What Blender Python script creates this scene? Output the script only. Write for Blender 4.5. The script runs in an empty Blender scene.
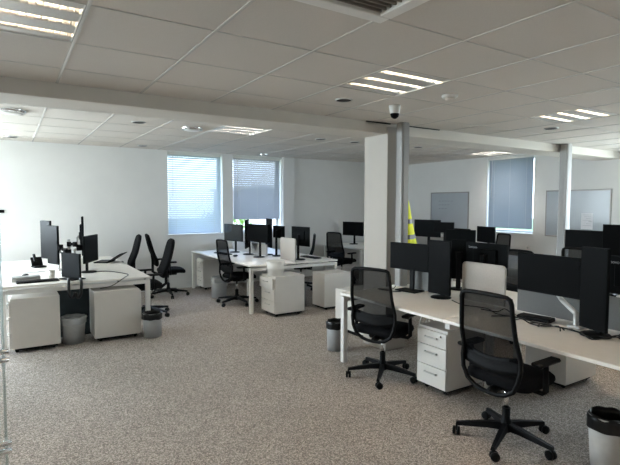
import bpy, math, random
from mathutils import Vector, Matrix
random.seed(7)
SC = bpy.context.scene
COL = SC.collection
R = math.radians
PI = math.pi

# ------------------------------------------------------------------ camera, world, exposure
FPX, YAW, PITCH, ROLL = 477.26, 0.564876, 0.058727, 0.002494
fw = Vector((math.sin(YAW)*math.cos(PITCH), math.cos(YAW)*math.cos(PITCH), -math.sin(PITCH)))
rt = Vector((math.cos(YAW), -math.sin(YAW), 0)); up = rt.cross(fw)
r2 = rt*math.cos(ROLL) + up*math.sin(ROLL); u2 = -rt*math.sin(ROLL) + up*math.cos(ROLL)
cd = bpy.data.cameras.new('camera'); cam = bpy.data.objects.new('camera', cd); COL.objects.link(cam)
M = Matrix((r2, u2, -fw)).transposed().to_4x4(); M.translation = Vector((0, 0, 1.66))
cam.matrix_world = M
cd.sensor_width = 36; cd.lens = FPX*36/620; cd.clip_start = .05
SC.camera = cam
SC.view_settings.view_transform = 'Standard'; SC.view_settings.look = 'None'
SC.view_settings.gamma = 1; SC.view_settings.use_curve_mapping = False
SC.view_settings.exposure = 1.42

w = bpy.data.worlds.new('overcast_sky'); SC.world = w; w.use_nodes = True
wn = w.node_tree; bg = wn.nodes['Background']
tcw = wn.nodes.new('ShaderNodeTexCoord'); sep = wn.nodes.new('ShaderNodeSeparateXYZ')
rmp = wn.nodes.new('ShaderNodeValToRGB')
wn.links.new(tcw.outputs['Generated'], sep.inputs[0]); wn.links.new(sep.outputs['Z'], rmp.inputs[0])
rmp.color_ramp.elements[0].color = (.72, .86, 1, 1); rmp.color_ramp.elements[1].color = (.42, .62, 1, 1)
rmp.color_ramp.elements[0].position = .0; rmp.color_ramp.elements[1].position = .7
wn.links.new(rmp.outputs[0], bg.inputs[0])
SKY = 3.5
bg.inputs[1].default_value = SKY
LAMP = 46.0          # luminance of the fluorescent tubes

# large area lights added just outside the out-of-view windows, in place of daylight
def day(name, loc, size, rot, power, col=(.80, .93, 1)):
    l = bpy.data.lights.new(name, 'AREA'); l.shape = 'RECTANGLE'; l.size, l.size_y = size
    l.energy = power; l.color = col
    o = bpy.data.objects.new(name, l); COL.objects.link(o); o.location = loc; o.rotation_euler = rot
    return o
day('daylight_side', (-4.35, 7.6, 1.75), (2.8, 1.7), (0, -PI/2, 0), 170).rotation_euler = Matrix(((0,0,-1),(1,0,0),(0,-1,0))).to_euler()
day('daylight_corner', (-1.6, 9.75, 1.75), (2.2, 1.5), (-PI/2, 0, 0), 145)
day('daylight_far_side', (9.3, 2.3, 1.8), (2.2, 1.5), (0, PI/2, 0), 90).rotation_euler = Matrix(((0,0,1),(-1,0,0),(0,-1,0))).to_euler()

# ------------------------------------------------------------------ materials
def nt(m): m.use_nodes = True; return m.node_tree
def mat(name, col, rough=.5, metal=0, var=.06, scale=30, bump=0, spec=.5, emit=None, trans=0):
    m = bpy.data.materials.new(name); t = nt(m); b = t.nodes['Principled BSDF']
    b.inputs['Roughness'].default_value = rough; b.inputs['Metallic'].default_value = metal
    b.inputs['Specular IOR Level'].default_value = spec
    tc = t.nodes.new('ShaderNodeTexCoord'); nz = t.nodes.new('ShaderNodeTexNoise'); nz.inputs['Scale'].default_value = scale
    nz.inputs['Detail'].default_value = 3
    t.links.new(tc.outputs['Object'], nz.inputs['Vector'])
    rp = t.nodes.new('ShaderNodeValToRGB')
    c = Vector(col)
    rp.color_ramp.elements[0].position = .3; rp.color_ramp.elements[1].position = .7
    rp.color_ramp.elements[0].color = (*(c*(1-var)), 1); rp.color_ramp.elements[1].color = (*[min(1, q) for q in c*(1+var)], 1)
    t.links.new(nz.outputs['Fac'], rp.inputs[0]); t.links.new(rp.outputs[0], b.inputs['Base Color'])
    if bump:
        bp = t.nodes.new('ShaderNodeBump'); bp.inputs['Strength'].default_value = bump; bp.inputs['Distance'].default_value = .01
        t.links.new(nz.outputs['Fac'], bp.inputs['Height']); t.links.new(bp.outputs[0], b.inputs['Normal'])
    if emit:
        b.inputs['Emission Color'].default_value = (*emit[0], 1); b.inputs['Emission Strength'].default_value = emit[1]
    return m
def seethrough(name, col, fac, rough=.6, gloss=False, fine=None):
    m = bpy.data.materials.new(name); t = nt(m); out = t.nodes['Material Output']
    for n in list(t.nodes):
        if n != out: t.nodes.remove(n)
    tr = t.nodes.new('ShaderNodeBsdfTransparent'); tr.inputs[0].default_value = (1, 1, 1, 1)
    if gloss: s = t.nodes.new('ShaderNodeBsdfGlossy'); s.inputs['Roughness'].default_value = rough
    else: s = t.nodes.new('ShaderNodeBsdfDiffuse')
    s.inputs[0].default_value = (*col, 1)
    mx = t.nodes.new('ShaderNodeMixShader'); mx.inputs[0].default_value = fac
    if fine:
        tc = t.nodes.new('ShaderNodeTexCoord'); nz = t.nodes.new('ShaderNodeTexNoise'); nz.inputs['Scale'].default_value = fine
        mr = t.nodes.new('ShaderNodeMapRange'); mr.inputs[3].default_value = fac-.12; mr.inputs[4].default_value = fac+.12
        t.links.new(tc.outputs['Object'], nz.inputs['Vector']); t.links.new(nz.outputs['Fac'], mr.inputs[0]); t.links.new(mr.outputs[0], mx.inputs[0])
    t.links.new(tr.outputs[0], mx.inputs[1]); t.links.new(s.outputs[0], mx.inputs[2]); t.links.new(mx.outputs[0], out.inputs[0])
    return m
def blind_mat(name, col, trans):
    m = bpy.data.materials.new(name); t = nt(m); out = t.nodes['Material Output']
    for n in list(t.nodes):
        if n != out: t.nodes.remove(n)
    d = t.nodes.new('ShaderNodeBsdfDiffuse'); s = t.nodes.new('ShaderNodeBsdfTranslucent')
    tc = t.nodes.new('ShaderNodeTexCoord'); nz = t.nodes.new('ShaderNodeTexNoise'); nz.inputs['Scale'].default_value = 3
    rp = t.nodes.new('ShaderNodeValToRGB'); c = Vector(col)
    rp.color_ramp.elements[0].color = (*(c*.94), 1); rp.color_ramp.elements[1].color = (*c, 1)
    t.links.new(tc.outputs['Object'], nz.inputs['Vector']); t.links.new(nz.outputs['Fac'], rp.inputs[0])
    t.links.new(rp.outputs[0], d.inputs[0]); t.links.new(rp.outputs[0], s.inputs[0])
    mx = t.nodes.new('ShaderNodeMixShader'); mx.inputs[0].default_value = trans
    t.links.new(d.outputs[0], mx.inputs[1]); t.links.new(s.outputs[0], mx.inputs[2]); t.links.new(mx.outputs[0], out.inputs[0])
    return m
def carpet_mat():
    m = bpy.data.materials.new('carpet'); t = nt(m); b = t.nodes['Principled BSDF']; b.inputs['Roughness'].default_value = 1
    b.inputs['Specular IOR Level'].default_value = .1
    tc = t.nodes.new('ShaderNodeTexCoord')
    n1 = t.nodes.new('ShaderNodeTexVoronoi'); n1.inputs['Scale'].default_value = 150
    n2 = t.nodes.new('ShaderNodeTexNoise'); n2.inputs['Scale'].default_value = 1.3
    for n in (n1, n2): t.links.new(tc.outputs['Object'], n.inputs['Vector'])
    r1 = t.nodes.new('ShaderNodeValToRGB')
    e = r1.color_ramp.elements
    e[0].position = .0; e[0].color = (.165, .138, .116, 1); e[1].position = 1; e[1].color = (.58, .50, .43, 1)
    k = e.new(.5); k.color = (.295, .253, .216, 1)
    sx = t.nodes.new('ShaderNodeSeparateColor'); t.links.new(n1.outputs['Color'], sx.inputs[0]); t.links.new(sx.outputs[0], r1.inputs[0])
    mx = t.nodes.new('ShaderNodeMix'); mx.data_type = 'RGBA'; mx.blend_type = 'MULTIPLY'; mx.inputs[0].default_value = .25
    t.links.new(r1.outputs[0], mx.inputs[6]); t.links.new(n2.outputs['Fac'], mx.inputs[7]); 
    hs = t.nodes.new('ShaderNodeHueSaturation'); hs.inputs['Saturation'].default_value = .75; hs.inputs['Value'].default_value = 1.25
    t.links.new(mx.outputs[2], hs.inputs['Color']); t.links.new(hs.outputs[0], b.inputs['Base Color'])
    bp = t.nodes.new('ShaderNodeBump'); bp.inputs['Strength'].default_value = .3; bp.inputs['Distance'].default_value = .008
    t.links.new(n1.outputs['Distance'], bp.inputs['Height']); t.links.new(bp.outputs[0], b.inputs['Normal'])
    return m

W = dict(
    carpet=carpet_mat(),
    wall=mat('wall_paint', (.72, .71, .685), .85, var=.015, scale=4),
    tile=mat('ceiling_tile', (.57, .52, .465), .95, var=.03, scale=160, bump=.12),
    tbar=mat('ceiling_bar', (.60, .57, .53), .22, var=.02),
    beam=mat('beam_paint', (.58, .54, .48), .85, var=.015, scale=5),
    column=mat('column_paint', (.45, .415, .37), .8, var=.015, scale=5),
    white=mat('white_laminate', (.70, .665, .615), .42, var=.015, scale=12),
    desk=mat('desk_laminate', (.90, .86, .80), .38, var=.02, scale=14),
    edge=mat('desk_edge', (.70, .66, .60), .5, var=.03),
    wmetal=mat('white_powder_coat', (.76, .74, .70), .4, var=.015),
    alu=mat('pole_aluminium', (.30, .29, .275), .42, .3, var=.03, scale=8),
    handle=mat('handle_metal', (.55, .53, .50), .35, .3, var=.03),
    gloss=mat('glossy_screen', (.02, .024, .026), .10, var=.03, spec=.9),
    strip=mat('pole_cover', (.36, .35, .335), .6, var=.03),
    chrome=mat('chrome', (.82, .82, .82), .12, 1, var=.03),
    silver=mat('silver_plastic', (.52, .515, .50), .4, .3, var=.03),
    black=mat('black_plastic', (.005, .005, .0055), .55, var=.15, spec=.14),
    bmetal=mat('black_metal', (.006, .006, .007), .5, .0, var=.15, spec=.15),
    fabric=mat('black_fabric', (.007, .007, .008), .95, var=.3, scale=260, bump=.25, spec=.1),
    screen=mat('monitor_screen', (.0035, .0037, .004), .45, var=.05, spec=.035),
    screen_grey=mat('monitor_back', (.0055, .0065, .007), .6, var=.08, spec=.06),
    mesh=seethrough('chair_mesh', (.006, .006, .0065), .86, fine=380),
    felt=mat('screen_felt', (.46, .43, .395), .9, var=.06, scale=120, bump=.1),
    feltd=mat('screen_felt_dark', (.16, .16, .155), .85, var=.06, scale=120, bump=.1),
    teal=mat('panel_dark_teal', (.045, .060, .066), .9, var=.12, scale=90),
    bin=mat('bin_grey', (.36, .36, .355), .5, var=.04),
    binw=mat('bin_stone', (.46, .44, .41), .6, var=.04),
    liner=seethrough('clear_liner', (.75, .77, .78), .38, rough=.25),
    bag=mat('black_bag', (.006, .006, .006), .35, spec=.3, var=.2, bump=.3, scale=20),
    dark=mat('dark_void', (.02, .018, .016), .8),
    grille=mat('grille_brown', (.24, .205, .17), .6, var=.08),
    louvre=mat('louvre_aluminium', (.62, .60, .57), .4, .5, var=.03),
    glass=seethrough('thin_glass', (.95, .98, 1), .07, rough=.02, gloss=True),
    glassedge=seethrough('glass_edge', (.75, .88, .88), .55, rough=.2, gloss=True),
    blindA=blind_mat('blind_blue', (.70, .75, .80), .55),
    blindB=blind_mat('blind_grey', (.58, .59, .63), .42), blindC=blind_mat('blind_slate', (.42, .47, .52), .36),
    board=mat('whiteboard', (.40, .43, .46), .22, var=.03, scale=3),
    paper=mat('paper', (.74, .74, .76), .8, var=.03),
    ink=mat('ink', (.10, .11, .14), .8),
    yellow=mat('hi_vis_yellow', (.90, .93, .02), .75, var=.08, scale=14),
    greyband=mat('reflective_band', (.10, .092, .08), .5, .1, var=.05),
    leaf=mat('leaf', (.30, .46, .10), .7, var=.35, scale=9),
    grass=mat('grass', (.16, .25, .08), 1, var=.3, scale=3),
    render=mat('render_wall', (.72, .60, .58), .9, var=.04, scale=2),
    logo=mat('logo_grey', (.42, .43, .44), .5),
    ceramic=mat('bucket_white', (.80, .77, .72), .5, var=.02),
    led=mat('indicator', (.9, .9, .9), .4),
    cable=mat('cable_black', (.010, .010, .010), .5),
    tube=mat('fluorescent_tube', (.9, .88, .84), .4, emit=((1, .83, .65), LAMP)),
    tube_dim=mat('fluorescent_tube_cool', (.9, .9, .88), .4, emit=((1, .95, .88), LAMP*1.6)),
)

# ------------------------------------------------------------------ mesh builder
class MB:
    def __init__(s): s.v = []; s.f = []; s.sm = []
    def add(s, vs, fs, smooth=False):
        n = len(s.v); s.v += [tuple(v) for v in vs]; s.f += [tuple(i+n for i in f) for f in fs]; s.sm += [smooth]*len(fs)
        return s
    def box(s, x0, x1, y0, y1, z0, z1, b=0, T=None):
        if b and min(x1-x0, y1-y0, z1-z0) > 2.2*b:      # chamfered box
            P = []
            cx, cy, cz = (x0+x1)/2, (y0+y1)/2, (z0+z1)/2; hx, hy, hz = (x1-x0)/2, (y1-y0)/2, (z1-z0)/2
            idx = {}
            for sx in (-1, 1):
                for sy in (-1, 1):
                    for sz in (-1, 1):
                        for k in range(3):
                            p = [cx+sx*hx, cy+sy*hy, cz+sz*hz]; q = [sx, sy, sz]
                            for a in range(3):
                                if a != k: p[a] -= q[a]*b
                            idx[(sx, sy, sz, k)] = len(P); P.append(p)
            F = []
            for k in range(3):
                a, c = [i for i in range(3) if i != k]
                for sg in (-1, 1):
                    l = []
                    for (u, v) in ((-1, -1), (1, -1), (1, 1), (-1, 1)):
                        q = [0, 0, 0]; q[k] = sg; q[a] = u; q[c] = v; l.append(idx[(*q, k)])
                    F.append(l)
            for k in range(3):      # edges along axis k
                a, c = [i for i in range(3) if i != k]
                for u in (-1, 1):
                    for v in (-1, 1):
                        q0 = [0, 0, 0]; q0[a] = u; q0[c] = v; q1 = q0[:]; q0[k] = -1; q1[k] = 1
                        F.append([idx[(*q0, a)], idx[(*q1, a)], idx[(*q1, c)], idx[(*q0, c)]])
            for sx in (-1, 1):
                for sy in (-1, 1):
                    for sz in (-1, 1): F.append([idx[(sx, sy, sz, k)] for k in range(3)])
        else:
            P = [(x, y, z) for x in (x0, x1) for y in (y0, y1) for z in (z0, z1)]
            F = [(0, 1, 3, 2), (4, 6, 7, 5), (0, 4, 5, 1), (2, 3, 7, 6), (0, 2, 6, 4), (1, 5, 7, 3)]
        if T: P = [T @ Vector(p) for p in P]
        return s.add(P, F)
    def tube(s, pts, r, n=8, closed=False, cap=True, rz=None):
        pts = [Vector(p) for p in pts]; m = len(pts); rs = r if isinstance(r, (list, tuple)) else [r]*m
        rings = []; prev = None
        for i in range(m):
            if closed: d = pts[(i+1) % m]-pts[i-1]
            else: d = pts[min(i+1, m-1)]-pts[max(i-1, 0)]
            d.normalize()
            if prev is None:
                a = Vector((0, 0, 1)) if abs(d.z) < .9 else Vector((1, 0, 0))
                u = d.cross(a).normalized()
            else:
                u = (prev - d*prev.dot(d)).normalized()
            prev = u; v = d.cross(u)
            rings.append([pts[i]+(u*math.cos(2*PI*k/n)+v*math.sin(2*PI*k/n))*rs[i] for k in range(n)])
        V = [p for q in rings for p in q]; F = []
        for i in range(m if closed else m-1):
            j = (i+1) % m
            for k in range(n): F.append((i*n+k, i*n+(k+1) % n, j*n+(k+1) % n, j*n+k))
        s.add(V, F, True)
        if cap and not closed: s.add([], [])or s.f.append(tuple(len(s.v)-len(V)+k for k in range(n))) or s.sm.append(False); 
        if cap and not closed: s.f.append(tuple(len(s.v)-n+k for k in range(n))); s.sm.append(False)
        return s
    def lathe(s, prof, c=(0, 0, 0), n=24, T=None, closed_ends=True):
        V = []; F = []
        for (r, z) in prof:
            for k in range(n): V.append(Vector((c[0]+r*math.cos(2*PI*k/n), c[1]+r*math.sin(2*PI*k/n), c[2]+z)))
        for i in range(len(prof)-1):
            for k in range(n): F.append((i*n+k, i*n+(k+1) % n, (i+1)*n+(k+1) % n, (i+1)*n+k))
        if T: V = [T @ v for v in V]
        b = len(s.v); s.add(V, F, True)
        if closed_ends:
            s.f.append(tuple(b+k for k in range(n))); s.sm.append(False)
            s.f.append(tuple(b+(len(prof)-1)*n+k for k in range(n))); s.sm.append(False)
        return s
    def grid(s, fn, nu, nv, thick=0, smooth=True):
        """surface fn(u,v)->Vector ; optional thickness along normals by second sheet"""
        P = [[Vector(fn(i/nu, j/nv)) for j in range(nv+1)] for i in range(nu+1)]
        V = [p for q in P for p in q]; F = []
        for i in range(nu):
            for j in range(nv):
                a = i*(nv+1)+j; F.append((a, a+1, a+nv+2, a+nv+1))
        if thick:
            N = []
            for i in range(nu+1):
                for j in range(nv+1):
                    du = P[min(i+1, nu)][j]-P[max(i-1, 0)][j]; dv = P[i][min(j+1, nv)]-P[i][max(j-1, 0)]
                    nn = du.cross(dv); N.append(nn.normalized() if nn.length > 0 else Vector((0, 0, 1)))
            k = len(V); V2 = [V[i]+N[i]*thick for i in range(k)]
            F2 = [tuple(k+q for q in reversed(f)) for f in F]; S = []
            bd = [(i, 0) for i in range(nu+1)]+[(nu, j) for j in range(1, nv+1)]+[(i, nv) for i in range(nu-1, -1, -1)]+[(0, j) for j in range(nv-1, 0, -1)]
            ids = [i*(nv+1)+j for i, j in bd]
            for q in range(len(ids)):
                a, b = ids[q], ids[(q+1) % len(ids)]; S.append((a, b, b+k, a+k))
            V = V+V2; F = F+F2+S
        return s.add(V, F, smooth)
    def build(s, name, m, parent=None, kind=None):
        me = bpy.data.meshes.new(name); me.from_pydata(s.v, [], s.f); 
        me.polygons.foreach_set('use_smooth', s.sm); me.materials.append(m); me.update()
        bmfix(me)
        o = bpy.data.objects.new(name, me); COL.objects.link(o)
        if parent: o.parent = parent
        if kind: o['kind'] = kind
        return o
import bmesh
def bmfix(me):
    b = bmesh.new(); b.from_mesh(me); bmesh.ops.recalc_face_normals(b, faces=b.faces); b.to_mesh(me); b.free()
def B(x0, x1, y0, y1, z0, z1, b=0): return MB().box(x0, x1, y0, y1, z0, z1, b)
def struct(name, mb, m, parent=None): return mb.build(name, m, parent, 'structure')
def tag(o, label, cat, group=None):
    o['label'] = label; o['category'] = cat
    if group: o['group'] = group
    return o
def thing(name, label, cat, loc=(0, 0, 0), rz=0, group=None):
    o = bpy.data.objects.new(name, None); COL.objects.link(o); o.empty_display_size = .1
    o.location = loc; o.rotation_euler = (0, 0, rz); return tag(o, label, cat, group)
def dup(root, loc, rz, label, group=None):
    def rec(o, par):
        c = o.copy(); COL.objects.link(c)
        if par: c.parent = par
        for ch in list(o.children): rec(ch, c)
        return c
    r = rec(root, None); r.location = loc; r.rotation_euler = (0, 0, rz); r['label'] = label
    if group: r['group'] = group
    return r
def arc(cx, cy, r, a0, a1, n): return [(cx+r*math.cos(a0+(a1-a0)*i/n), cy+r*math.sin(a0+(a1-a0)*i/n)) for i in range(n+1)]

# ------------------------------------------------------------------ the room
XL, XR, YF, YB, ZC, ZB = -4.0, 8.85, -2.5, 9.3, 2.56, 2.70
struct('floor', B(XL-.3, XR+.3, YF-.3, YB+.3, -.1, 0), W['carpet'])
def wall_open(name, axis, pos, t, a0, a1, z1, holes, m):
    """wall with rectangular holes; axis 'x' = runs along X at Y=pos"""
    mb = MB(); cuts = sorted(holes); cur = a0
    def seg(u0, u1, z0, zz):
        if u1-u0 < 1e-4 or zz-z0 < 1e-4: return
        if axis == 'x': mb.box(u0, u1, pos, pos+t, z0, zz)
        else: mb.box(min(pos, pos+t), max(pos, pos+t), u0, u1, z0, zz)
    for (u0, u1, za, zb) in cuts:
        seg(cur, u0, 0, z1); seg(u0, u1, 0, za); seg(u0, u1, zb, z1); cur = u1
    seg(cur, a1, 0, z1)
    return struct(name, mb, m)
WIN_B = [(-2.7, -.7, 1.05, 2.55), (2.63, 3.76, 1.05, 2.66), (3.99, 5.14, 1.05, 2.66)]
WIN_R = [(1.2, 3.4, 1.07, 2.5), (5.66, 6.76, 1.07, 2.66)]
WIN_L = [(6.2, 9.0, .9, 2.5)]
wall_open('wall_back', 'x', YB, .28, XL-.3, XR+.3, 3.0, WIN_B, W['wall'])
wall_open('wall_right', 'y', XR, .28, YF-.3, YB, 3.0, WIN_R, W['wall'])
wall_open('wall_left', 'y', XL, -.28, YF-.3, YB, 3.0, WIN_L, W['wall'])
struct('wall_front', B(XL, XR, YF-.28, YF, 0, 3.0), W['wall'])
struct('trim_1', B(5.16, 5.44, YB-.05, YB, 0, ZB, .004), W['wall'])       # shallow pilaster beside the second window
# ceilings: tiles left out where a light sits
GX, GY, S1 = .3397, 1.8083, .6025        # front grid origin and pitch
GX2, GY2, S2 = .39, 5.95, .69
LAMPS_F = [(-1, 1), (3, 1), (7, 1), (3, -3), (-1, -3), (7, -3), (10, -1), (1, -5), (5, -5)]
CASS = (1, -1)
LAMPS_B = [(3, 0), (11, 0)]
def ceil_sheet(name, x0, x1, y0, y1, z, ox, oy, s, holes):
    xs = sorted({x0, x1, *[ox+s*i for i in range(-12, 20) if x0 < ox+s*i < x1]}); ys = sorted({y0, y1, *[oy+s*j for j in range(-12, 12) if y0 < oy+s*j < y1]})
    mb = MB()
    for i in range(len(xs)-1):
        for j in range(len(ys)-1):
            cx, cy = (xs[i]+xs[i+1])/2, (ys[j]+ys[j+1])/2
            if (math.floor((cx-ox)/s+1e-6), math.floor((cy-oy)/s+1e-6)) in holes: continue
            mb.box(xs[i]+.0015, xs[i+1]-.0015, ys[j]+.0015, ys[j+1]-.0015, z, z+.018)
    o = struct(name, mb, W['tile'])
    g = MB(); h = .009
    for x in xs: g.box(x-h, x+h, y0, y1, z-.004, z+.002)
    for y in ys: g.box(x0, x1, y-h*.45, y+h*.45, z-.0025, z+.003)
    struct('ceiling_grid', g, W['tbar'], o)
    return o
ceil_sheet('ceiling', XL, XR, YF, 4.07, ZC, GX, GY, S1, set(LAMPS_F) | {CASS})
ceil_sheet('ceiling_back', XL, XR, 4.5, YB, ZB, GX2, GY2, S2, set(LAMPS_B))
struct('ceiling_slab', B(XL-.3, XR+.3, YF-.3, YB+.3, 3.0, 3.15), W['beam'])
struct('beam', B(XL, XR, 4.07, 4.5, 2.445, 3.0, .004), W['beam'])
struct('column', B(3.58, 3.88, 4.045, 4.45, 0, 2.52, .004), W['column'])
for nm, bx in (('baseboard_back', (XL, XR, YB-.015, YB, 0, .14)), ('baseboard_right', (XR-.015, XR, YF, YB, 0, .14)), ('baseboard_left', (XL, XL+.015, YF, YB, 0, .14))):
    struct(nm, B(*bx, .004), W['wall'])
struct('trim_2', B(3.28, 3.62, 4.045, 4.062, 2.548, 2.558).box(3.87, 4.4, 4.045, 4.062, 2.548, 2.558), W['dark'])   # dark gap in the ceiling by the column

# windows -------------------------------------------------------------------
def window(n, axis, pos, sgn, u0, u1, z0, z1, blind=None):
    """frame+pane set back in the opening; blind = (bottom z, tilt deg, material)"""
    def bx(mb, ua, ub, d0, d1, za, zb, b=0):
        lo, hi = sorted((pos+sgn*d0, pos+sgn*d1))
        if axis == 'x': mb.box(ua, ub, lo, hi, za, zb, b)
        else: mb.box(lo, hi, ua, ub, za, zb, b)
    f = MB(); t = .055
    for (a, b_, c, d) in ((u0, u0+t, z0, z1), (u1-t, u1, z0, z1), (u0+t, u1-t, z0, z0+t), (u0+t, u1-t, z1-t, z1)):
        bx(f, a, b_, .16, .22, c, d)
    o = struct('window_%d' % n, f, W['wmetal'])
    p = MB(); bx(p, u0+t*.9, u1-t*.9, .185, .192, z0+t*.9, z1-t*.9); struct('window_pane', p, W['glass'], o)
    s = MB(); bx(s, u0+.002, u1-.002, -.02, .155, z0, z0+.02, .003); struct('window_sill', s, W['wmetal'], o)
    return o
window(1, 'x', YB, 1, *WIN_B[1]); window(2, 'x', YB, 1, *WIN_B[2]); window(3, 'y', XR, 1, *WIN_R[1])
window(4, 'x', YB, 1, *WIN_B[0]); window(5, 'y', XR, 1, *WIN_R[0]); window(6, 'y', XL, -1, *WIN_L[0])  # three windows out of view, added only to let in light
def blind(label, axis, pos, sgn, u0, u1, zb, zt, tilt, m, d=.045):
    L = u1-u0; cu = (u0+u1)/2
    loc = (cu, pos+sgn*d, 0) if axis == 'x' else (pos+sgn*d, cu, 0)
    root = thing('venetian_blind', label, 'blind', (loc[0], loc[1], zb), 0 if axis == 'x' else -PI/2)
    B(-L/2, L/2, -.016, .016, zt-zb-.035, zt-zb, .004).build('headrail', W['wmetal'], root)
    n = int((zt-zb-.06)/.042); sl = MB(); a = R(tilt)
    for i in range(n):
        z = .03+i*(zt-zb-.075)/(n-1)
        T = Matrix.Translation((0, 0, z)) @ Matrix.Rotation(a, 4, 'X')
        sl.box(-L/2+.004, L/2-.004, -.025, .025, -.0008, .0008, 0, T)
    o = sl.build('slats', m, root); 
    B(-L/2+.004, L/2-.004, -.012, .012, 0, .016, .003).build('bottom_rail', m, root)
    for q in (-.36, 0, .36):
        MB().tube([(q*L, -.014, .005), (q*L, -.014, zt-zb-.03)], .0018, 5).build('ladder_cord', W['wmetal'], root)
    MB().tube([(-L/2+.09, -.025, zt-zb-.03), (-L/2+.09, -.027, zt-zb-.85)], .004, 6).build('tilt_wand', W['wmetal'], root)
    return root
blind('bright blue lit venetian blind, lowered to the sill of the left back window', 'x', YB, 1, 2.65, 3.74, 1.08, 2.655, 52, W['blindA'])
blind('greyer venetian blind stopping short of the sill, in the right window of the back wall', 'x', YB, 1, 4.01, 5.12, 1.34, 2.655, 59, W['blindB'])
blind('blue grey venetian blind on the right wall between the two whiteboards', 'y', XR, 1, 5.70, 6.745, 1.17, 2.655, 66, W['blindC'])

# outside -------------------------------------------------------------------
struct('ground_outside', B(-30, 60, -20, 60, -.4, -.15), W['grass'])
bd = thing('building', 'pale pink rendered building outside, behind the lower right of the grey window blind', 'building', (9.3, 17.5, -.15))
B(-1.45, 3.5, -1.5, 3, 0, 2.35).build('wall', W['render'], bd)
B(-1.6, 3.65, -1.65, 3.1, 2.35, 2.5, .02).build('roof', W['wmetal'], bd)
def shrub(label, c, rx, rz, n, grp):
    root = thing('shrub', label, 'shrub', (c[0], c[1], -.15), 0, grp)
    st = MB()
    for k in range(6):
        a = k*1.05; st.tube([(0, 0, 0), (.3*rx*math.cos(a), .3*rx*math.sin(a), rz*.5), (.7*rx*math.cos(a), .7*rx*math.sin(a), rz*.85)], [.02, .013, .006], 5)
    st.build('stem', W['grille'], root)
    lf = MB()
    for i in range(n):
        a = random.uniform(0, 2*PI); q = random.random()**.5; z = random.uniform(.15, 1)
        r = rx*q*math.sqrt(max(0.05, 1-(z-.5)**2*2.2)); p = Vector((r*math.cos(a), r*math.sin(a), z*rz))
        T = Matrix.Translation(p) @ Matrix.Rotation(random.uniform(0, 6.3), 4, 'Z') @ Matrix.Rotation(random.uniform(-1.2, 1.2), 4, 'X')
        s = random.uniform(.05, .09)
        lf.add([T @ Vector(v) for v in ((0, -s, 0), (s*.45, 0, .01), (0, s, 0), (-s*.45, 0, .01))], [(0, 1, 2, 3)])
    lf.build('foliage', W['leaf'], root)
shrub('light green shrub outside, low behind the right side of the blue window blind', (3.95, 10.35), .33, 1.62, 500, None)
shrub('light green shrub outside, behind the open strip under the grey blind', (4.75, 10.9), .5, 1.5, 500, None)

# glass door at the left edge ------------------------------------------------
gd = struct('door_1', B(-.95, -.035, 2.195, 2.207, .01, 2.15, .001), W['glass'])
struct('door_edge', B(-.035, -.025, 2.195, 2.207, .01, 2.15), W['glassedge'], gd)
for z in (1.07, .705):
    mb = MB()
    for dz in (-.019, .014):
        mb.tube([(-.16, 2.18, z+dz), (-.012, 2.18, z+dz)], .010, 10)
    struct('door_handle', mb.box(-.17, -.13, 2.16, 2.2, z-.04, z+.04, .004), W['chrome'], gd)
sw = thing('wall_control', 'small dark control box on the back wall at the far left edge', 'control box', (-.10, YB-.03, 1.53))
B(-.09, .06, 0, .028, -.02, .03, .004).build('case', W['bmetal'], sw); B(-.05, .02, -.003, 0, -.008, .016).build('display', W['screen_grey'], sw)

# ceiling fittings -----------------------------------------------------------
def troffer(label, x0, y0, s, z, tube, along='x'):
    root = thing('ceiling_light', label, 'ceiling light', (x0+s/2, y0+s/2, z), 0, 'square three tube ceiling lights')
    h = s/2-.013
    hb = MB().box(-h, h, -h, h, .085, .09)
    for a in (-1, 1):
        hb.box(-h, h, a*h-.002, a*h+.002, 0, .087); hb.box(a*h-.002, a*h+.002, -h, h, 0, .087)
    hb.build('housing', W['wmetal'], root)
    for k in (-1, 0, 1):
        cy = k*s*.31; w2 = s*.055
        MB().tube([(-h+.03, cy, .052), (h-.03, cy, .052)], .010, 8).build('tube', tube, root)
        lv = MB()
        for sd in (-1, 1):
            lv.grid(lambda u, v: (-h+.01+u*(2*h-.02), cy+sd*(w2*.55+w2*.45*v), .068-.066*v), 1, 3, .0015)
        nb = 17
        for i in range(nb):
            x = -h+.03+i*(2*h-.06)/(nb-1); lv.box(x-.0015, x+.0015, cy-w2*.85, cy+w2*.85, .002, .034)
        lv.build('louvre', W['louvre'], root)
    pl = MB()
    for (a, b_) in ((-h+.003, -s*.31-s*.056), (-s*.31+s*.056, -s*.056), (s*.056, s*.31-s*.056), (s*.31+s*.056, h-.003)): pl.box(-h+.003, h-.003, a, b_, .003, .006)
    pl.build('cover_panel', W['louvre'], root)
    return root
LL = {(-1, 1): 'three tube louvred ceiling light in the top left corner, the nearest one', (3, 1): 'lit three tube ceiling light in the front ceiling, by the dome camera',
      (7, 1): 'lit ceiling light farthest right in the front ceiling, towards the right pole'}
for (i, j) in LAMPS_F:
    troffer(LL.get((i, j), 'ceiling light of the front ceiling outside the picture'), GX+S1*i, GY+S1*j, S1, ZC, W['tube'])
for (i, j) in LAMPS_B:
    troffer('ceiling light in the back ceiling before the back windows' if i == 3 else 'ceiling light in the back ceiling before the right wall window', GX2+S2*i, GY2+S2*j, S2, ZB, W['tube_dim'])
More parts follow.
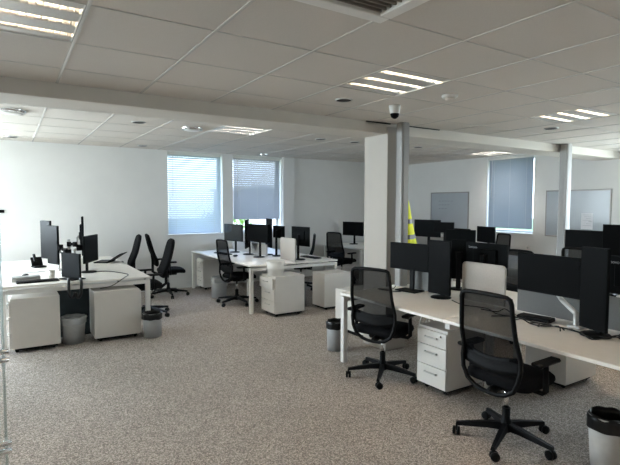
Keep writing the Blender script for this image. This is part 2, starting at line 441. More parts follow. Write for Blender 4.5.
# air conditioning cassette, cut by the top edge
ac = thing('air_conditioning_cassette', 'ceiling air conditioning cassette with brown grille and white frame at the top edge', 'air conditioner', (GX+S1*1.5, GY-S1/2, ZC))
h = S1/2
fr = MB()
for a in (-1, 1):
    fr.box(-h-.03, h+.03, a*h-.035, a*h+.035, -.014, .02, .004); fr.box(a*h-.035, a*h+.035, -h+.035, h-.035, -.014, .02, .004)
fr.build('frame', W['wmetal'], ac)
gr = MB().box(-h+.03, h-.03, -h+.03, h-.03, .03, .035)
for k in range(16): q = -h+.045+k*(2*h-.09)/15; gr.box(-h+.03, h-.03, q-.004, q+.004, .0, .03)
gr.build('grille', W['grille'], ac)
B(-h+.03, h-.03, -h+.03, h-.03, .035, .2).build('housing', W['dark'], ac)
# dome camera
sc_ = thing('security_camera', 'white dome security camera hanging from the ceiling above the column', 'security camera', (3.0, 3.3, ZC))
MB().lathe([(.052, 0), (.052, -.02), (.045, -.06), (.043, -.075)], n=20).build('housing', W['wmetal'], sc_)
MB().lathe([(.040, -.072), (.040, -.085), (.033, -.105), (.018, -.118), (.004, -.122)], n=20).build('lens_dome', W['screen'], sc_)
def disc(name, label, cat, x, y, z, r, kind):
    root = thing(name, label, cat, (x, y, z))
    if kind == 'air':
        MB().lathe([(r, 0), (r, -.012), (r*.93, -.03), (r*.78, -.034)], n=28, closed_ends=False).build('rim', W['chrome'], root)
        MB().lathe([(r*.78, -.030), (r*.6, -.040), (r*.2, -.046), (.002, -.046)], n=28).build('cone', W['wmetal'], root)
    elif kind == 'down':
        MB().lathe([(r, 0), (r, -.006), (r*.86, -.010)], n=24, closed_ends=False).build('rim', W['silver'], root)
        MB().lathe([(r*.86, -.006), (r*.5, -.007), (.002, -.007)], n=24).build('lens', W['dark'], root)
    else:
        MB().lathe([(r, 0), (r, -.014), (r*.9, -.024)], n=24).build('base', W['wmetal'], root)
        MB().lathe([(r*.62, -.022), (r*.58, -.038), (r*.3, -.042), (.002, -.042)], n=24).build('sensor_head', W['tile'], root)
disc('air_diffuser', 'round chrome rimmed ceiling diffuser before the blue window blind', 'air vent', 2.17, 6.44, ZB, .145, 'air')
disc('air_diffuser', 'round chrome rimmed ceiling diffuser at the left edge of the photo', 'air vent', .06, 6.33, ZB, .16, 'air')
disc('air_diffuser', 'small pale round ceiling diffuser close to the back wall, above the grey blind', 'air vent', 4.55, 9.0, ZB, .1, 'air')
for n, (x, y, l) in enumerate([(1.44, 6.35, 'dark round downlight in the back ceiling left of the blue blind, the nearer of two'), (.1, 8.8, 'dark round downlight in the back ceiling at the far left edge'),
                   (2.07, 8.85, 'dark round downlight close to the back wall, above the left edge of the blue blind'), (4.92, 6.38, 'dark round downlight in the back ceiling just left of the column'),
                   (4.24, 6.39, 'dark round downlight in the back ceiling above the grey blind'), (6.3, 6.3, 'dark round downlight in the back ceiling right of the column')]):
    disc('downlight', l, 'downlight', x, y, ZB, .085, 'down')
disc('downlight', 'dark round downlight in the front ceiling left of the lit ceiling light', 'downlight', 2.47, 3.36, ZC, .075, 'down')
disc('downlight', 'dark round downlight in the front ceiling towards the right pole', 'downlight', 5.42, 3.27, ZC, .08, 'down')
disc('smoke_detector', 'white round smoke detector on the front ceiling right of the dome camera', 'smoke detector', 3.1, 2.75, ZC, .065, 'smoke')

# poles ----------------------------------------------------------------------
def pole(label, x, y, zb, zt, s, bright):
    root = thing('power_pole', label, 'power pole', (x, y, zb))
    B(-s/2, s/2, -s/2, s/2, 0, zt-zb, .012).build('post', W['alu'], root)
    B(-s/2-.003, -s/2, -s*.3, s*.3, 0, zt-zb).build('cover_strip', W['strip'], root)
    B(-s*.3, s*.3, -s/2-.003, -s/2, 0, zt-zb).build('cover_strip', W['alu'] if not bright else W['strip'], root)
    MB().lathe([(s*1.0, 0), (s*1.0, .008), (s*.7, .014)], n=24).build('base_plate', W['wmetal'], root)
    return root
pole('square aluminium power pole standing on the desk end against the white column', 3.72, 3.955, .742, ZC-.002, .11, False)
pole('square aluminium power pole in front of the right whiteboard', 7.0, 3.985, .742, ZC-.002, .125, True)

# whiteboards ------------------------------------------------------------------
def whiteboard(label, y0, y1, z0, z1, marks):
    root = thing('whiteboard', label, 'whiteboard', (XR, (y0+y1)/2, (z0+z1)/2)); a = (y1-y0)/2; c = (z1-z0)/2
    B(-.018, 0, -a, a, -c, c).build('board', W['board'], root)
    f = MB()
    for s in (-1, 1):
        f.box(-.024, 0, s*a-.012, s*a+.012, -c-.012, c+.012, .003); f.box(-.024, 0, -a, a, s*c-.012, s*c+.012, .003)
    f.build('frame', W['alu'], root)
    if marks:
        k = MB()
        for i in range(3):
            y = a-.25; z = c-.2-.09*i
            for j in range(5-i): k.box(-.0195, -.018, y-.09*j-.06, y-.09*j, z, z+.006)
        k.build('handwriting', W['ink'], root)
    return root
whiteboard('smaller whiteboard left of the right wall window, near the yellow vest', 7.24, 8.36, .98, 1.945, True)
whiteboard('larger whiteboard right of the right wall window, behind the right pole', 4.21, 5.38, 1.07, 1.93, False)
pp = thing('paper_sheet', 'printed paper sheet stuck on the larger whiteboard', 'paper', (XR-.0195, 4.60, 1.37))
B(-.001, 0, -.105, .105, -.148, .148).build('sheet', W['paper'], pp)
pk = MB()
for i in range(7):
    if i != 4: pk.box(-.0016, -.001, -.075, .075-.03*(i % 3), .11-i*.032, .116-i*.032)
pk.box(-.0016, -.001, -.085, -.03, -.012, .0)
pk.build('print', W['logo'], pp)
so = thing('wall_socket', 'white wall socket on the right wall under the window', 'socket', (XR, 5.75, .80))
B(-.012, 0, -.045, .045, -.045, .045, .003).build('plate', W['wmetal'], so); MB().lathe([(.022, 0), (.02, .002)], n=16, T=Matrix.Translation((-.0125, 0, 0)) @ Matrix.Rotation(-PI/2, 4, 'Y')).build('outlet', W['silver'], so)

# ------------------------------------------------------------------ furniture
DZ = .74
def bench(label, x0, x1, y0, n, L=1.4, screens=(), open_panel=False):
    y1 = y0+n*L; cx = (x0+x1)/2
    root = thing('bench_desk', label, 'desk', (cx, y0, 0)); hw = (x1-x0)/2
    for k in range(n):
        for s in (-1, 1):
            a, b_ = (-hw, -.006) if s < 0 else (.006, hw)
            B(a, b_, k*L+.002, (k+1)*L-.002, DZ-.025, DZ, .003).build('desktop', W['desk'], root)
    for k in range(n+1):
        y = min(max(k*L, .035), n*L-.035)
        for s in (-1, 1):
            xl = hw-.03 if k in (0, n) else .2
            B(s*xl-.027, s*xl+.027, y-.027, y+.027, 0, DZ-.042, .004).build('leg', W['wmetal'], root)
        B(-hw+.057, hw-.057, y-.027, y+.027, DZ-.09, DZ-.042, .003).build('crossbar', W['wmetal'], root)
    for s in (-.3, .3):
        B(s-.02, s+.02, .02, n*L-.02, DZ-.042, DZ-.025).build('rail', W['wmetal'], root)
    B(-.10, .10, .5, n*L-.5, DZ-.19, DZ-.18).box(-.10, -.092, .5, n*L-.5, DZ-.18, DZ-.08).box(.092, .10, .5, n*L-.5, DZ-.18, DZ-.08).build('cable_tray', W['wmetal'], root)
    for (ya, yb, zt, m) in screens:
        s = MB(); prof = [(ya-y0, DZ+.01)]+[(p, q) for p, q in arc(ya-y0+.04, zt-.04, .04, PI, PI/2, 4)]+[(p, q) for p, q in arc(yb-y0-.04, zt-.04, .04, PI/2, 0, 4)]+[(yb-y0, DZ+.01)]
        k = len(prof)
        s.add([(-.012, p, q) for p, q in prof]+[(.012, p, q) for p, q in prof], [tuple(range(k)), tuple(range(2*k-1, k-1, -1))]+[(i, (i+1) % k, (i+1) % k+k, i+k) for i in range(k)])
        s.build('privacy_screen', m, root)
    return root
FE, FD = W['felt'], W['feltd']
bench('white bench desk nearest the camera on the right, with tangled cables', 2.93, 4.53, -.17, 3, 1.4, [(3.26, 3.80, .97, FD), (2.63, 3.10, 1.115, FE), (1.3, 2.5, .99, FD), (-.1, 1.2, .99, FD)])
bench('white bench desk in the middle of the room before the back windows', 3.05, 4.66, 6.48, 2, 1.36, [(6.51, 6.99, 1.115, FE), (7.5, 9.0, .95, FE)])
LB = bench('white bench desk on the left with four workplaces and monitor arms', -.10, 1.52, 6.20, 2, 1.4, [(7.0, 8.9, .99, FE)])
bench('far long bench desk by the right wall, around the right pole', 6.2, 7.8, 1.19, 4, 1.4, [(5.6, 6.7, 1.05, FE)])
bench('far white desk glimpsed left of the column by the back wall', 6.2, 7.8, 7.8, 1, 1.4)
# dark teal upright panel under the left bench
B(-.36, .36, .40, .424, .0, .60, .004).build('dark_panel', W['teal'], LB)
kp = thing('cabinet', 'white cabinet behind the grey bin at the end of the right bench', 'cabinet', (3.96, 4.84, 0))
B(-.3, .3, -.3, .3, .05, .55, .004).build('body', W['white'], kp); B(-.27, .27, -.27, .27, 0, .05).build('plinth', W['black'], kp)
B(-.304, -.3, -.285, .285, .07, .54).build('door', W['white'], kp)

# pedestals : drawers face local -X, origin at floor centre
def pedestal(label, x, y, rz=0, dx=.52, dy=.42, hh=.60, openf=0, group='drawer pedestals'):
    root = thing('drawer_pedestal', label, 'drawer pedestal', (x, y, 0), rz, group)
    a, b_ = dx/2, dy/2
    B(-a+.02, a, -b_, b_, .05, hh, .003).build('body', W['white'], root)
    B(-a+.05, a-.03, -b_+.03, b_-.03, .022, .05).build('plinth', W['black'], root)
    zz = [.055, .235, .415, hh-.022]
    for k in range(3):
        o = -openf if k == 2 else 0
        d = B(-a+o, -a+.019+o, -b_+.002, b_-.002, zz[k]+.003, zz[k+1]-.002, .002)
        if o: d.box(-a+.019+o, -a+.06, -b_+.02, -b_+.032, zz[k]+.02, zz[k+1]-.02).box(-a+.019+o, -a+.06, b_-.032, b_-.02, zz[k]+.02, zz[k+1]-.02)
        dr = d.build('drawer', W['white'], root)
        zc = zz[k+1]-.06
        B(-a-.022+o, -a-.014+o, -.07, .07, zc-.007, zc+.007, .002).box(-a-.016+o, -a+.001+o, -.07, -.06, zc-.006, zc+.006).box(-a-.016+o, -a+.001+o, .06, .07, zc-.006, zc+.006).build('handle', W['handle'], dr)
    MB().lathe([(.011, 0), (.010, .004)], n=12, T=Matrix.Translation((-a, -b_+.06, hh-.055)) @ Matrix.Rotation(-PI/2, 4, 'Y')).build('lock', W['chrome'], root)
    for sx in (-1, 1):
        for sy in (-1, 1):
            MB().lathe([(.019, -.010), (.019, .010)], n=12, T=Matrix.Translation((sx*(a-.07), sy*(b_-.06), .019)) @ Matrix.Rotation(PI/2, 4, 'X')).build('caster', W['black'], root)
    return root
pedestal('white drawer pedestal between the two near chairs, drawers towards the aisle', 3.372, 2.93, 0, .49, .34, .575)
pedestal('white drawer pedestal under the far side of the right bench, behind the nearest chair', 4.42, 2.50, PI, .52, .40, .58)
pedestal('white drawer pedestal with ajar top drawer carrying a white bucket, before the middle bench', 3.51, 6.31, 0, .52, .42, .60, .03)
pedestal('white drawer pedestal right of the one carrying the bucket, before the middle bench', 4.40, 6.28, PI, .52, .35, .58)
pedestal('white drawer pedestal under the far end of the middle bench, by the window wall', 3.40, 9.0, 0, .5, .40, .60)
pedestal('white drawer pedestal at the front of the left bench, cut by the left edge', .228, 6.33, 0, .50, .40, .61)
pedestal('white drawer pedestal at the front of the left bench, between two grey bins', 1.11, 6.31, PI, .54, .40, .61)

# office chairs : user faces local +X -----------------------------------------
def chair(kind, label, ztop=1.07):
    root = thing('office_chair', label, 'office chair', group='black mesh office chairs' if kind == 'mesh' else 'black upholstered office chairs')
    for k in range(5):
        a = 2*PI*k/5-.28; c, s = math.cos(a), math.sin(a)
        T = Matrix.Rotation(a, 4, 'Z')
        lg = MB(); V = []
        for (x, zt, zb, hw) in ((.03, .135, .085, .028), (.12, .128, .085, .024), (.335, .092, .068, .015)):
            V += [T @ Vector((x, -hw, zb)), T @ Vector((x, hw, zb)), T @ Vector((x, hw*.7, zt)), T @ Vector((x, -hw*.7, zt))]
        F = [(0, 1, 2, 3), (8, 9, 10, 11)]
        for i in (0, 4):
            for q in range(4): F.append((i+q, i+(q+1) % 4, i+4+(q+1) % 4, i+4+q))
        lg.add(V, F); lo = lg.build('leg', W['bmetal'], root)
        cs = MB(); 
        for sd in (-.014, .014):
            cs.lathe([(.012, -.009), (.030, -.009), (.030, .009), (.012, .009)], n=14, T=Matrix.Translation((.33*c, .33*s, .031)) @ Matrix.Rotation(a+.7*k, 4, 'Z') @ Matrix.Translation((.012, sd, 0)) @ Matrix.Rotation(PI/2, 4, 'X'))
        cs.tube([(.33*c, .33*s, .03), (.33*c, .33*s, .075)], .008, 8)
        cs.build('caster', W['black'], lo)
    MB().lathe([(.036, .07), (.038, .15), (.028, .16), (.028, .24)], n=16).build('hub', W['black'], root)
    MB().lathe([(.017, .2), (.017, .40)], n=14).build('gas_column', W['chrome'], root)
    B(-.11, .14, -.10, .10, .39, .435, .012).build('mechanism', W['black'], root)
    # seat: rounded cushion
    def seat(u, v):
        a = 2*PI*u; e = .42
        cx = abs(math.cos(a))**e*(1 if math.cos(a) > 0 else -1); cy = abs(math.sin(a))**e*(1 if math.sin(a) > 0 else -1)
        t = v; prof = [(0, .515), (.6, .515), (.88, .510), (.98, .49), (1, .465), (.96, .44), (.6, .432), (0, .432)]
        i = t*(len(prof)-1); j = min(int(i), len(prof)-2); f = i-j
        r = prof[j][0]*(1-f)+prof[j+1][0]*f; z = prof[j][1]*(1-f)+prof[j+1][1]*f
        x = .235*r*cx; 
        return (x+.055, .245*r*cy*(1-.06*(x/.23)), z-.02*max(0, x/.235)**3)
    MB().grid(seat, 32, 14).build('seat', W['fabric'], root)
    slope = .11 if kind == 'mesh' else .25
    def bx(z):      # recline line of the back
        return -.215-slope*(z-.56)+.03*math.exp(-((z-.66)/.10)**2)
    if kind == 'mesh':
        zt = ztop; pts = []
        ht, hb = .188, .218
        prof = [(-ht+.03, zt), (-.1, zt+.004), (0, zt+.006), (.1, zt+.004), (ht-.03, zt), (ht-.006, zt-.012), (ht+.002, zt-.04)]
        for i in range(1, 9): f = i/8; prof.append((ht+(hb-ht)*f, zt-.04-(zt-.04-.66)*f))
        prof += [(hb+.005, .60), (hb-.008, .52), (hb-.04, .45), (hb-.10, .408), (.06, .392), (0, .389)]
        left = [(-y, z) for y, z in reversed(prof[5:-1])]
        loop = prof+left
        MB().tube([(bx(z), y, z) for y, z in loop], .0155, 8, closed=True).build('back_frame', W['black'], root)
        def wid(z): return ht+(hb-ht)*min(1, max(0, (zt-.04-z)/(zt-.7)))
        MB().grid(lambda u, v: (bx(.64+(zt-.64)*v)-.025*math.cos((u-.5)*PI)*(.4+.6*(1-v))*0-.0, (2*u-1)*(wid(.64+(zt-.64)*v)-.004), .64+(zt-.005-.64)*v), 12, 14).build('back_mesh', W['mesh'], root)
        MB().grid(lambda u, v: (bx(.565+.11*v)+.012-.02*math.cos((u-.5)*PI), (2*u-1)*.215, .565+.11*v-.03*math.cos((u-.5)*PI)), 14, 4, .012).build('lumbar_band', W['black'], root)
        MB().tube([(-.06, 0, .42), (-.15, 0, .405), (-.195, 0, .40), (-.20, 0, .395)], [.03, .028, .024, .02], 8).build('back_bracket', W['black'], root)
    else:
        zt = ztop
        def bk(u, v):
            a = 2*PI*u; e = .5
            cz = abs(math.sin(a))**e*(1 if math.sin(a) > 0 else -1); cy = abs(math.cos(a))**e*(1 if math.cos(a) > 0 else -1)
            prof = [(0, -.03), (.7, -.03), (.95, -.022), (1, 0), (.95, .022), (.7, .03), (0, .03)]
            i = v*6; j = min(int(i), 5); f = i-j; r = prof[j][0]*(1-f)+prof[j+1][0]*f; d = prof[j][1]*(1-f)+prof[j+1][1]*f
            zc, hz = (zt+.55)/2, (zt-.55)/2; z = zc+hz*r*cz
            return (bx(z)+d, .215*r*cy*(1-.12*(z-.55)/(zt-.55)), z)
        MB().grid(bk, 36, 12).build('backrest', W['fabric'], root)
        MB().tube([(-.06, 0, .42), (-.19, 0, .41), (-.265, 0, .46), (-.265, 0, .66), (-.285, 0, .8)], [.03, .028, .024, .022, .02], 8).build('back_bracket', W['black'], root)
    for s in (-1, 1):
        ar = MB().tube([(.0, s*.12, .425), (-.005, s*.26, .425), (-.01, s*.285, .45), (-.02, s*.287, .63)], [.018, .017, .02, .017], 8).build('armrest', W['black'], root)
        B(-.14, .10, s*.287-.038, s*.287+.038, .63, .658, .010).build('arm_pad', W['black'], ar)
    return root
G = 'black mesh office chairs'
def place(src, first, x, y, deg, label):
    if first: src.location = (x, y, 0); src.rotation_euler = (0, 0, R(deg)); src['label'] = label; return src
    return dup(src, (x, y, 0), R(deg), label)
mc = chair('mesh', '')
place(mc, True, 2.925, 2.03, 2, 'black mesh office chair nearest the camera, at the right bench')
place(mc, False, 3.02, 3.45, 22, 'black mesh office chair at the end of the right bench, before the white column')
place(mc, False, 3.20, 7.33, 4, 'black mesh office chair on the left side of the middle bench')
place(mc, False, 4.86, 8.0, 150, 'black mesh office chair behind the right monitors of the middle bench, before the back wall')
place(mc, False, 6.0, 8.2, 15, 'black mesh office chair in the gap between the middle bench and the white column')
place(mc, False, 5.26, 3.72, 176, 'black mesh office chair facing the right bench from behind, its slanted left edge showing')
place(chair('mesh', '', 1.15), True, 5.86, 3.0, 4, 'black mesh office chair behind the portrait monitor of the right bench, its top rail showing')
place(mc, False, 8.2, 6.10, 165, 'black office chair before the right wall, just right of its window')
bc = chair('solid', '', 1.14)
place(bc, True, 1.74, 7.25, 178, 'black upholstered office chair right of the left bench, its back leaning right')
place(bc, False, 2.42, 8.60, -6, 'black upholstered office chair turned away from the left bench, its back leaning left')
place(bc, False, 1.55, 8.52, 178, 'black upholstered office chair pushed in at the far right side of the left bench')

# monitors : screen faces local -X, origin on the desk under the screen ----------
LOGO = None
def logo_mesh():
    cu = bpy.data.curves.new('logo', 'FONT'); cu.body = 'Lenovo'; cu.size = .036; cu.extrude = .0006
    o = bpy.data.objects.new('logo', cu); COL.objects.link(o); bpy.context.view_layer.update()
    me = bpy.data.meshes.new_from_object(o.evaluated_get(bpy.context.evaluated_depsgraph_get())); bpy.data.objects.remove(o); bpy.data.curves.remove(cu)
    me.materials.clear(); me.materials.append(W['logo']); return me
LOGO = logo_mesh()
def monitor(label, x, y, deg, zc=1.10, w=.54, h=.32, portrait=False, stand='foot', z0=DZ+.0015, logo=False, scr='screen', tilt=0, base=None):
    if portrait: w, h = h, w
    root = thing('monitor', label, 'monitor', (x, y, z0), R(deg), 'black monitors on the bench desks'); c = zc-z0
    T = Matrix.Translation((0, 0, c)) @ Matrix.Rotation(R(tilt), 4, 'Y')
    hs = MB().box(-.004, .022, -w/2, w/2, -h/2, h/2, .004, T); hs.box(.02, .045, -w*.28, w*.28, -h*.30, h*.30, .008, T); ho = hs.build('housing', W['screen_grey'], root)
    MB().box(-.0055, -.004, -w/2+.008, w/2-.008, -h/2+.014, h/2-.008, 0, T).build('screen', W[scr], root)
    if logo:
        o = bpy.data.objects.new('logo', LOGO); COL.objects.link(o); o.parent = root
        o.matrix_local = Matrix.Translation((.0232, -w/2+.03+.0, c+h/2-.06)) @ Matrix(((0, 0, 1, 0), (1, 0, 0, 0), (0, 1, 0, 0), (0, 0, 0, 1)))
        o.location.y = w/2-.03-.13 if False else -w/2+.04
    if stand == 'foot':
        MB().lathe([(.10, 0), (.10, .006), (.09, .014), (.03, .018)], c=(.035, 0, 0), n=28).build('foot', W['black'], root)
        B(.05, .075, -.025, .025, .014, c+.03, .006).build('stand', W['black'], root)
        B(.04, .056, -.04, .04, c-.04, c+.04, .006).build('bracket', W['black'], root)
    elif stand == 'flat':
        B(-.07, .11, -.13, .13, 0, .012, .004).build('foot', W['black'], root)
        B(.05, .075, -.03, .03, .012, c+.03, .006).build('stand', W['black'], root)
        B(.04, .056, -.04, .04, c-.04, c+.04, .006).build('bracket', W['black'], root)
    elif stand == 'arm':         # gas arm: clamp pole at base (local) then two links
        bx_, by_ = base
        B(bx_-.035, bx_+.035, by_-.05, by_+.05, 0, .02, .004).build('clamp', W['silver'], root)
        MB().tube([(bx_, by_, .02), (bx_, by_, .12)], .018, 12).build('arm_pole', W['silver'], root)
        zb = c-h/2-.03 if not portrait else min(c-.03, .26)
        e = Vector((bx_+.015, by_*.45, max(.13, zb)))
        MB().tube([(bx_, by_, .11), e], [.022, .018], 10).build('lower_arm', W['silver'], root)
        MB().tube([e, (.085, by_*.15, zb+.03), (.085, 0, c-.03), (.05, 0, c)], [.018, .016, .015, .02], 10).build('upper_arm', W['silver'], root)
        B(.044, .056, -.05, .05, c-.05, c+.05).build('bracket', W['bmetal'], root)
    return root
# right bench
monitor('wide black monitor on the near side of the right bench, next to the white column', 3.58, 3.69, 9, 1.11, .50, .285, stand='flat')
monitor('portrait black monitor on a round foot, beside the wide monitor by the column', 3.57, 3.26, 4, 1.045, .53, .265, portrait=True)
monitor('wide black monitor on a silver arm, behind the nearest chair', 3.56, 2.14, -2, 1.115, .53, .31, stand='arm', base=(.02, -.225), tilt=-2)
monitor('tall portrait black monitor next to the silver monitor arm', 3.45, 1.735, -16, 1.075, .58, .225, portrait=True, stand='foot')
monitor('black monitor with lettered back above the beige privacy screen', 4.03, 3.06, 178, 1.13, .50, .30, logo=True)
monitor('black monitor with lettered back at the right edge of the photo', 4.06, 1.72, 178, 1.11, .54, .30, logo=True)
monitor('portrait dark grey monitor left of the lettered monitor back', 4.16, 3.50, 205, 1.12, .54, .32, portrait=True)
# far long bench
monitor('dark monitor just right of the yellow vest on the far bench', 6.62, 6.36, 8, 1.22, .58, .32, scr='screen_grey')
monitor('black monitor on the far bench below the smaller whiteboard, left of two alike', 6.78, 5.70, -6, 1.12, .42, .24)
monitor('black monitor on the far bench below the smaller whiteboard, right of two alike', 6.80, 5.20, -14, 1.16, .45, .27)
monitor('small black monitor with a pale strip on the far bench, under the smaller whiteboard', 6.36, 5.72, 20, 1.27, .36, .18)
monitor('wide black monitor on the far bench below the paper sheet', 6.80, 3.56, 0, 1.17, .56, .28)
monitor('dark portrait monitor at the right edge of the photo, rising above the others', 6.6, 3.05, 0, 1.12, .58, .36, portrait=True)
monitor('black monitor on the far desk, seen left of the column', 6.75, 8.80, 12, 1.10, .62, .32)
# middle bench
monitor('leftmost monitor of the middle bench, its screen reflecting the window', 3.62, 8.45, 14, 1.12, .56, .32, scr='gloss')
monitor('portrait monitor seen edge on behind the leftmost monitor of the middle bench', 3.68, 7.98, -35, 1.12, .52, .30, portrait=True)
monitor('wide black monitor at the centre of the middle bench', 3.64, 7.45, 12, 1.16, .58, .31)
monitor('portrait monitor right behind the centre monitor of the middle bench', 4.02, 7.72, 170, 1.14, .52, .30, portrait=True)
monitor('small black monitor between centre and right monitors of the middle bench', 4.08, 7.46, 184, 1.17, .36, .22)
monitor('rightmost black monitor of the middle bench, behind the beige screen', 4.12, 6.78, 188, 1.13, .46, .32)
# left bench
monitor('large portrait monitor on the left bench, the leftmost', .48, 6.98, 22, 1.13, .50, .27, portrait=True, stand='arm', base=(.12, -.05))
monitor('pale edged portrait monitor half hidden behind the large portrait monitor', .43, 7.45, 22, 1.17, .52, .27, portrait=True, stand='arm', base=(.13, -.08))
monitor('wide black monitor turned to the right aisle on the left bench', .94, 6.98, 152, 1.06, .48, .36, stand='foot')
monitor('portrait monitor seen edge on, tallest on the left bench', .90, 7.42, 172, 1.21, .54, .31, portrait=True, stand='arm', base=(.11, .0))
monitor('dark monitor at the front edge of the left bench with cables hanging below', .63, 6.44, 30, .91, .34, .30, stand='flat', scr='screen_grey')

ms = thing('monitor_arm_stand', 'black jointed monitor arm stand in the middle of the left bench between the monitors', 'monitor arm', (.66, 6.86, DZ+.0015))
B(-.04, .04, -.05, .05, 0, .03, .005).build('clamp', W['black'], ms); MB().tube([(0, 0, .03), (0, 0, .46)], .017, 10).build('post', W['silver'], ms)
for z, pts in ((.30, [(0, 0, .30), (-.05, -.09, .31), (-.105, -.03, .36)]), (.40, [(0, 0, .40), (.06, -.08, .40), (.12, -.02, .35)]), (.22, [(0, 0, .22), (-.05, .06, .25), (-.03, .10, .30)])):
    ao = MB().tube(pts, [.018, .020, .016], 10).build('arm', W['black'], ms)
    for q in pts: MB().lathe([(.026, -.03), (.026, .03)], c=q, n=14).build('joint', W['black'], ao)
    e = pts[-1]; B(e[0]-.035, e[0]+.035, e[1]-.008, e[1]+.008, e[2]-.04, e[2]+.04, .003).build('mount_plate', W['bmetal'], ao)
# desk clutter -------------------------------------------------------------------
def wire(name, label, pts, r, cat='cable', m='cable'):
    P = [Vector(p) for p in pts]; out = []
    for i in range(len(P)-1):
        a, b_, c, d = P[max(i-1, 0)], P[i], P[i+1], P[min(i+2, len(P)-1)]
        for k in range(6):
            t = k/6; out.append(.5*((2*b_)+(c-a)*t+(2*a-5*b_+4*c-d)*t*t+(3*b_-a-3*c+d)*t**3))
    out.append(P[-1]); return tag(MB().tube(out, r, 6).build(name, W[m], None), label, cat)
wire('cable', 'black cable loop hanging over the front of the left bench, left strand', [(.60, 6.36, .759), (.585, 6.22, .762), (.58, 6.172, .71), (.585, 6.17, .60), (.62, 6.18, .56), (.645, 6.185, .62)], .016)
wire('cable', 'black cable loop hanging over the front of the left bench, right strand', [(.72, 6.36, .759), (.715, 6.22, .762), (.715, 6.172, .71), (.705, 6.17, .60), (.675, 6.17, .555), (.655, 6.165, .62)], .016)
wire('cable', 'thin black cable curving across the right half of the left bench', [(.95, 7.0, .746), (1.15, 6.9, .746), (1.3, 6.5, .746), (1.22, 6.25, .746), (1.18, 6.192, .735), (1.05, 6.185, .66), (.92, 6.185, .64)], .005)
rnd = random.Random(3)
CL = ['in front of the silver monitor arm', 'around the black dock under the wide monitor', 'nearest the right edge of the photo', 'under the portrait monitor', 'along the foot of the dark privacy screen', 'looped beside the dock']
for k, (cx, cy) in enumerate([(3.42, 1.95), (3.40, 2.22), (3.42, 1.50), (3.40, 1.72), (3.50, 2.52), (3.38, 2.08)]):
    P = []
    for i in range(7): P.append((cx+rnd.uniform(-.07, .07), cy+.22-.07*i+rnd.uniform(-.07, .07), DZ+.009+rnd.uniform(0, .03)*(i % 2)))
    wire('cable', 'tangled black cable on the right bench '+CL[k], P, .005)
wire('cable', 'black cable on the desk end from the power pole to the wide monitor', [(3.62, 3.93, DZ+.02), (3.5, 3.86, DZ+.006), (3.38, 3.95, DZ+.006), (3.44, 3.72, DZ+.006), (3.58, 3.74, DZ+.006)], .005)
wire('cable', 'thin black cable on the right bench running past the beige screen', [(3.58, 3.1, DZ+.006), (3.5, 2.9, DZ+.006), (3.56, 2.7, DZ+.006), (3.45, 2.5, DZ+.006), (3.5, 2.35, DZ+.006)], .004)
for k, (x, y) in enumerate([(3.55, 3.38), (3.62, 3.52), (3.6, 3.28)]):
    wire('cable', ['white cable drooping under the right bench, leftmost of three', 'white cable drooping under the right bench, middle of three', 'white cable drooping under the right bench, rightmost of three'][[1, 0, 2][k]],
         [(x, y, .54), (x-.1, y-.05, .36), (x-.06, y-.12, .14), (x+.02, y-.1, .3), (x+.03, y-.05, .54)], .006, m='wmetal')
def slab(name, label, cat, x, y, z, dx, dy, dz, m, deg=0, parts=()):
    root = thing(name, label, cat, (x, y, z+.0015), R(deg)); B(-dx/2, dx/2, -dy/2, dy/2, 0, dz, min(.006, dz*.3)).build('case', W[m], root)
    for (n_, bx_, mm) in parts: B(*bx_).build(n_, W[mm], root)
    return root
slab('docking_station', 'black docking station on the right bench under the wide monitor on its arm', 'docking station', 3.55, 2.22, DZ, .11, .26, .032, 'black', 8, [('port_panel', (-.058, -.055, -.1, .1, .008, .022), 'bmetal')])
slab('docking_station', 'black docking station at the right edge of the right bench', 'docking station', 3.56, 1.46, DZ, .12, .26, .035, 'black', -6, [('port_panel', (-.063, -.06, -.1, .1, .008, .022), 'bmetal')])
def keyboard(label, x, y, z, deg, m='black'):
    root = thing('keyboard', label, 'keyboard', (x, y, z+.0015), R(deg))
    B(-.07, .07, -.22, .22, 0, .014, .004).build('case', W[m], root); k = MB()
    for i in range(5):
        for j in range(15): k.box(-.058+i*.024, -.038+i*.024, -.208+j*.028, -.186+j*.028, .014, .019)
    k.build('keys', W['bmetal'], root)
keyboard('black keyboard on the right side of the middle bench', 4.42, 6.95, DZ, 4)
keyboard('black keyboard under the leftmost monitor of the middle bench', 3.35, 8.30, DZ, 8)
keyboard('black keyboard on the left bench, before the grey boxes', .28, 6.44, DZ, 92)
def mouse(label, x, y, z, deg):
    root = thing('computer_mouse', label, 'mouse', (x, y, z+.0015), R(deg))
    MB().grid(lambda u, v: (.055*math.sin(v*PI)*math.cos(u*2*PI)*1 if True else 0, .032*math.sin(v*PI)*math.sin(u*2*PI), .016-.016*math.cos(v*PI)+.0), 16, 8).build('shell', W['black'], root)
    B(.012, .026, -.003, .003, .028, .034).build('wheel', W['silver'], root)
mouse('black mouse on the middle bench before the centre monitor', 3.36, 7.75, DZ, 20)
mouse('black mouse on the left bench behind the grey boxes', .17, 7.0, DZ, 60)
slab('paper_tray', 'grey flat box lying on the left bench behind the keyboard', 'box', .16, 6.62, DZ, .30, .16, .045, 'silver', 4, [('lid', (-.148, .148, -.078, .078, .045, .050), 'bin')])
cp = thing('paper_cup', 'pale paper cup on the left bench beside the grey flat box', 'cup', (.44, 6.66, DZ+.0015))
MB().lathe([(.032, 0), (.036, .05), (.041, .095), (.039, .095), (.033, .02), (.002, .018)], n=20).build('body', W['ceramic'], cp); MB().lathe([(.0395, .092), (.043, .095), (.0395, .098)], n=20, closed_ends=False).build('rim', W['ceramic'], cp)
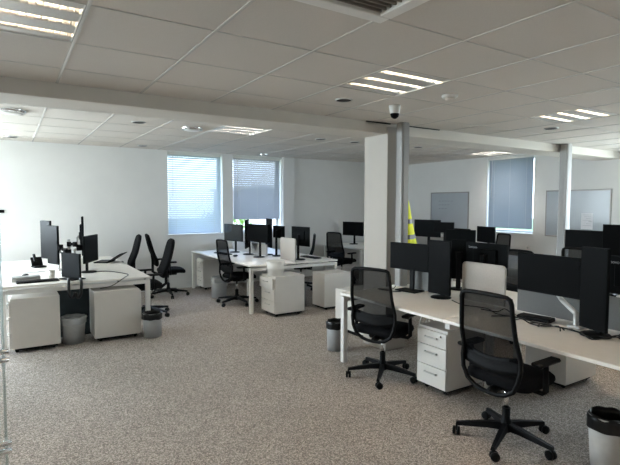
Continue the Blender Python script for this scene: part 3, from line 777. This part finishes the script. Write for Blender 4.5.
ph = thing('desk_phone', 'black desk phone standing on the left bench, left of the portrait monitors', 'phone', (.36, 7.86, DZ+.010), R(20))
MB().box(-.08, .08, -.07, .07, 0, .02, .004).box(-.075, .075, -.008, .012, 0, .15, .004, Matrix.Translation((0, .03, .0)) @ Matrix.Rotation(R(-24), 4, 'X')).build('body', W['black'], ph)
MB().tube([(-.055, -.02, .08), (-.055, .02, .19)], .02, 8).build('handset', W['black'], ph)
slab('document', 'white papers lying on the left bench behind the mouse', 'paper', .22, 7.55, DZ, .30, .42, .006, 'paper', 12)
lp = thing('laptop', 'black laptop lying half open at the far right corner of the left bench', 'laptop', (1.28, 8.10, DZ+.0015), R(150))
B(-.11, .11, -.16, .16, 0, .018, .004).build('base', W['bmetal'], lp); MB().box(-.23, 0, -.16, .16, 0, .010, .003, Matrix.Translation((-.11, 0, .018)) @ Matrix.Rotation(R(32), 4, 'Y') @ Matrix.Translation((0, 0, 0))).build('lid', W['bmetal'], lp)
bk = thing('bucket', 'white bucket standing on the drawer pedestal before the middle bench', 'bucket', (3.36, 6.26, .6015))
MB().lathe([(.115, 0), (.125, .12), (.135, .215), (.131, .215), (.12, .05), (.002, .02)], n=28).build('body', W['ceramic'], bk); MB().lathe([(.134, .208), (.139, .213), (.134, .219)], n=28, closed_ends=False).build('rim', W['ceramic'], bk)

# bins -----------------------------------------------------------------------
def bin_(label, x, y, r0, r1, h, m, liner=None):
    root = thing('waste_bin', label, 'waste bin', (x, y, 0))
    MB().lathe([(.002, 0), (r0, 0), (r0+(r1-r0)*.5, h*.5), (r1, h), (r1-.006, h), (r0-.006, .012), (.002, .012)], n=30, closed_ends=False).build('body', W[m], root)
    if liner:
        b = MB()
        def f(u, v):
            a = 2*PI*u; k = math.sin(a*9)*.002+math.sin(a*5+1)*.0025
            if v < .5: t = v/.5; return ((r1+.006+k)*math.cos(a), (r1+.006+k)*math.sin(a), h*.76+.27*h*t+.003*math.sin(a*7))
            t = (v-.5)/.5; rr = (r1-.012-.02*t+k); return (rr*math.cos(a), rr*math.sin(a), h*1.03+.003*math.sin(a*7)-.55*h*t)
        b.grid(f, 48, 10).build('liner', W[liner], root)
        B(r1-.01, r1+.012, -.03, .03, h*.93, h*1.0, .003).build('bag_ring', W[m], root) if liner == 'liner' else None
    return root
bin_('grey waste bin with clear liner between the two left bench pedestals', .63, 6.30, .115, .138, .31, 'bin', 'liner')
bin_('grey waste bin with black liner at the right leg of the left bench', 1.50, 6.06, .105, .118, .30, 'bin', 'bag')
bin_('stone coloured waste bin with black bag in the lower right corner', 3.17, 1.47, .095, .118, .34, 'binw', 'bag')
bin_('grey waste bin at the end leg of the right bench before the white cabinet', 3.14, 4.40, .095, .105, .33, 'bin', 'bag')
bin_('grey waste bin under the middle bench behind the mesh chair', 3.16, 8.02, .13, .14, .36, 'bin', 'liner')
bin_('small grey waste bin between the two middle bench pedestals', 4.0, 6.62, .10, .11, .36, 'bin', None)

# hi-vis vest on the column -----------------------------------------------------
vs = thing('safety_vest', 'yellow safety vest with grey bands hanging on the right face of the column', 'vest', (3.975, 4.17, 1.02))
def vest(u, v, o=0):
    a = 2*PI*u; t = 1-v; rx = (.020+.115*t**.8)+o; ry = (.016+.05*t**.8)+o
    k = 1+.20*math.sin(3*a+2*t)*t+.10*math.sin(7*a+t*3)*t
    return (.02+.05*t+rx*k*math.cos(a), ry*k*math.sin(a), .71*v)
MB().grid(vest, 36, 18).build('cloth', W['yellow'], vs)
for v0 in (.34, .60):
    MB().grid(lambda u, v: vest(u, v0+.075*v+.03*math.sin(2*PI*u)*.5, .003), 36, 3).build('reflective_band', W['greyband'], vs)
MB().tube([(-.0945, 0, .765), (-.045, 0, .76), (.01, 0, .75), (.03, 0, .70), (.025, 0, .66)], .006, 8).build('hanger_loop', W['black'], vs)
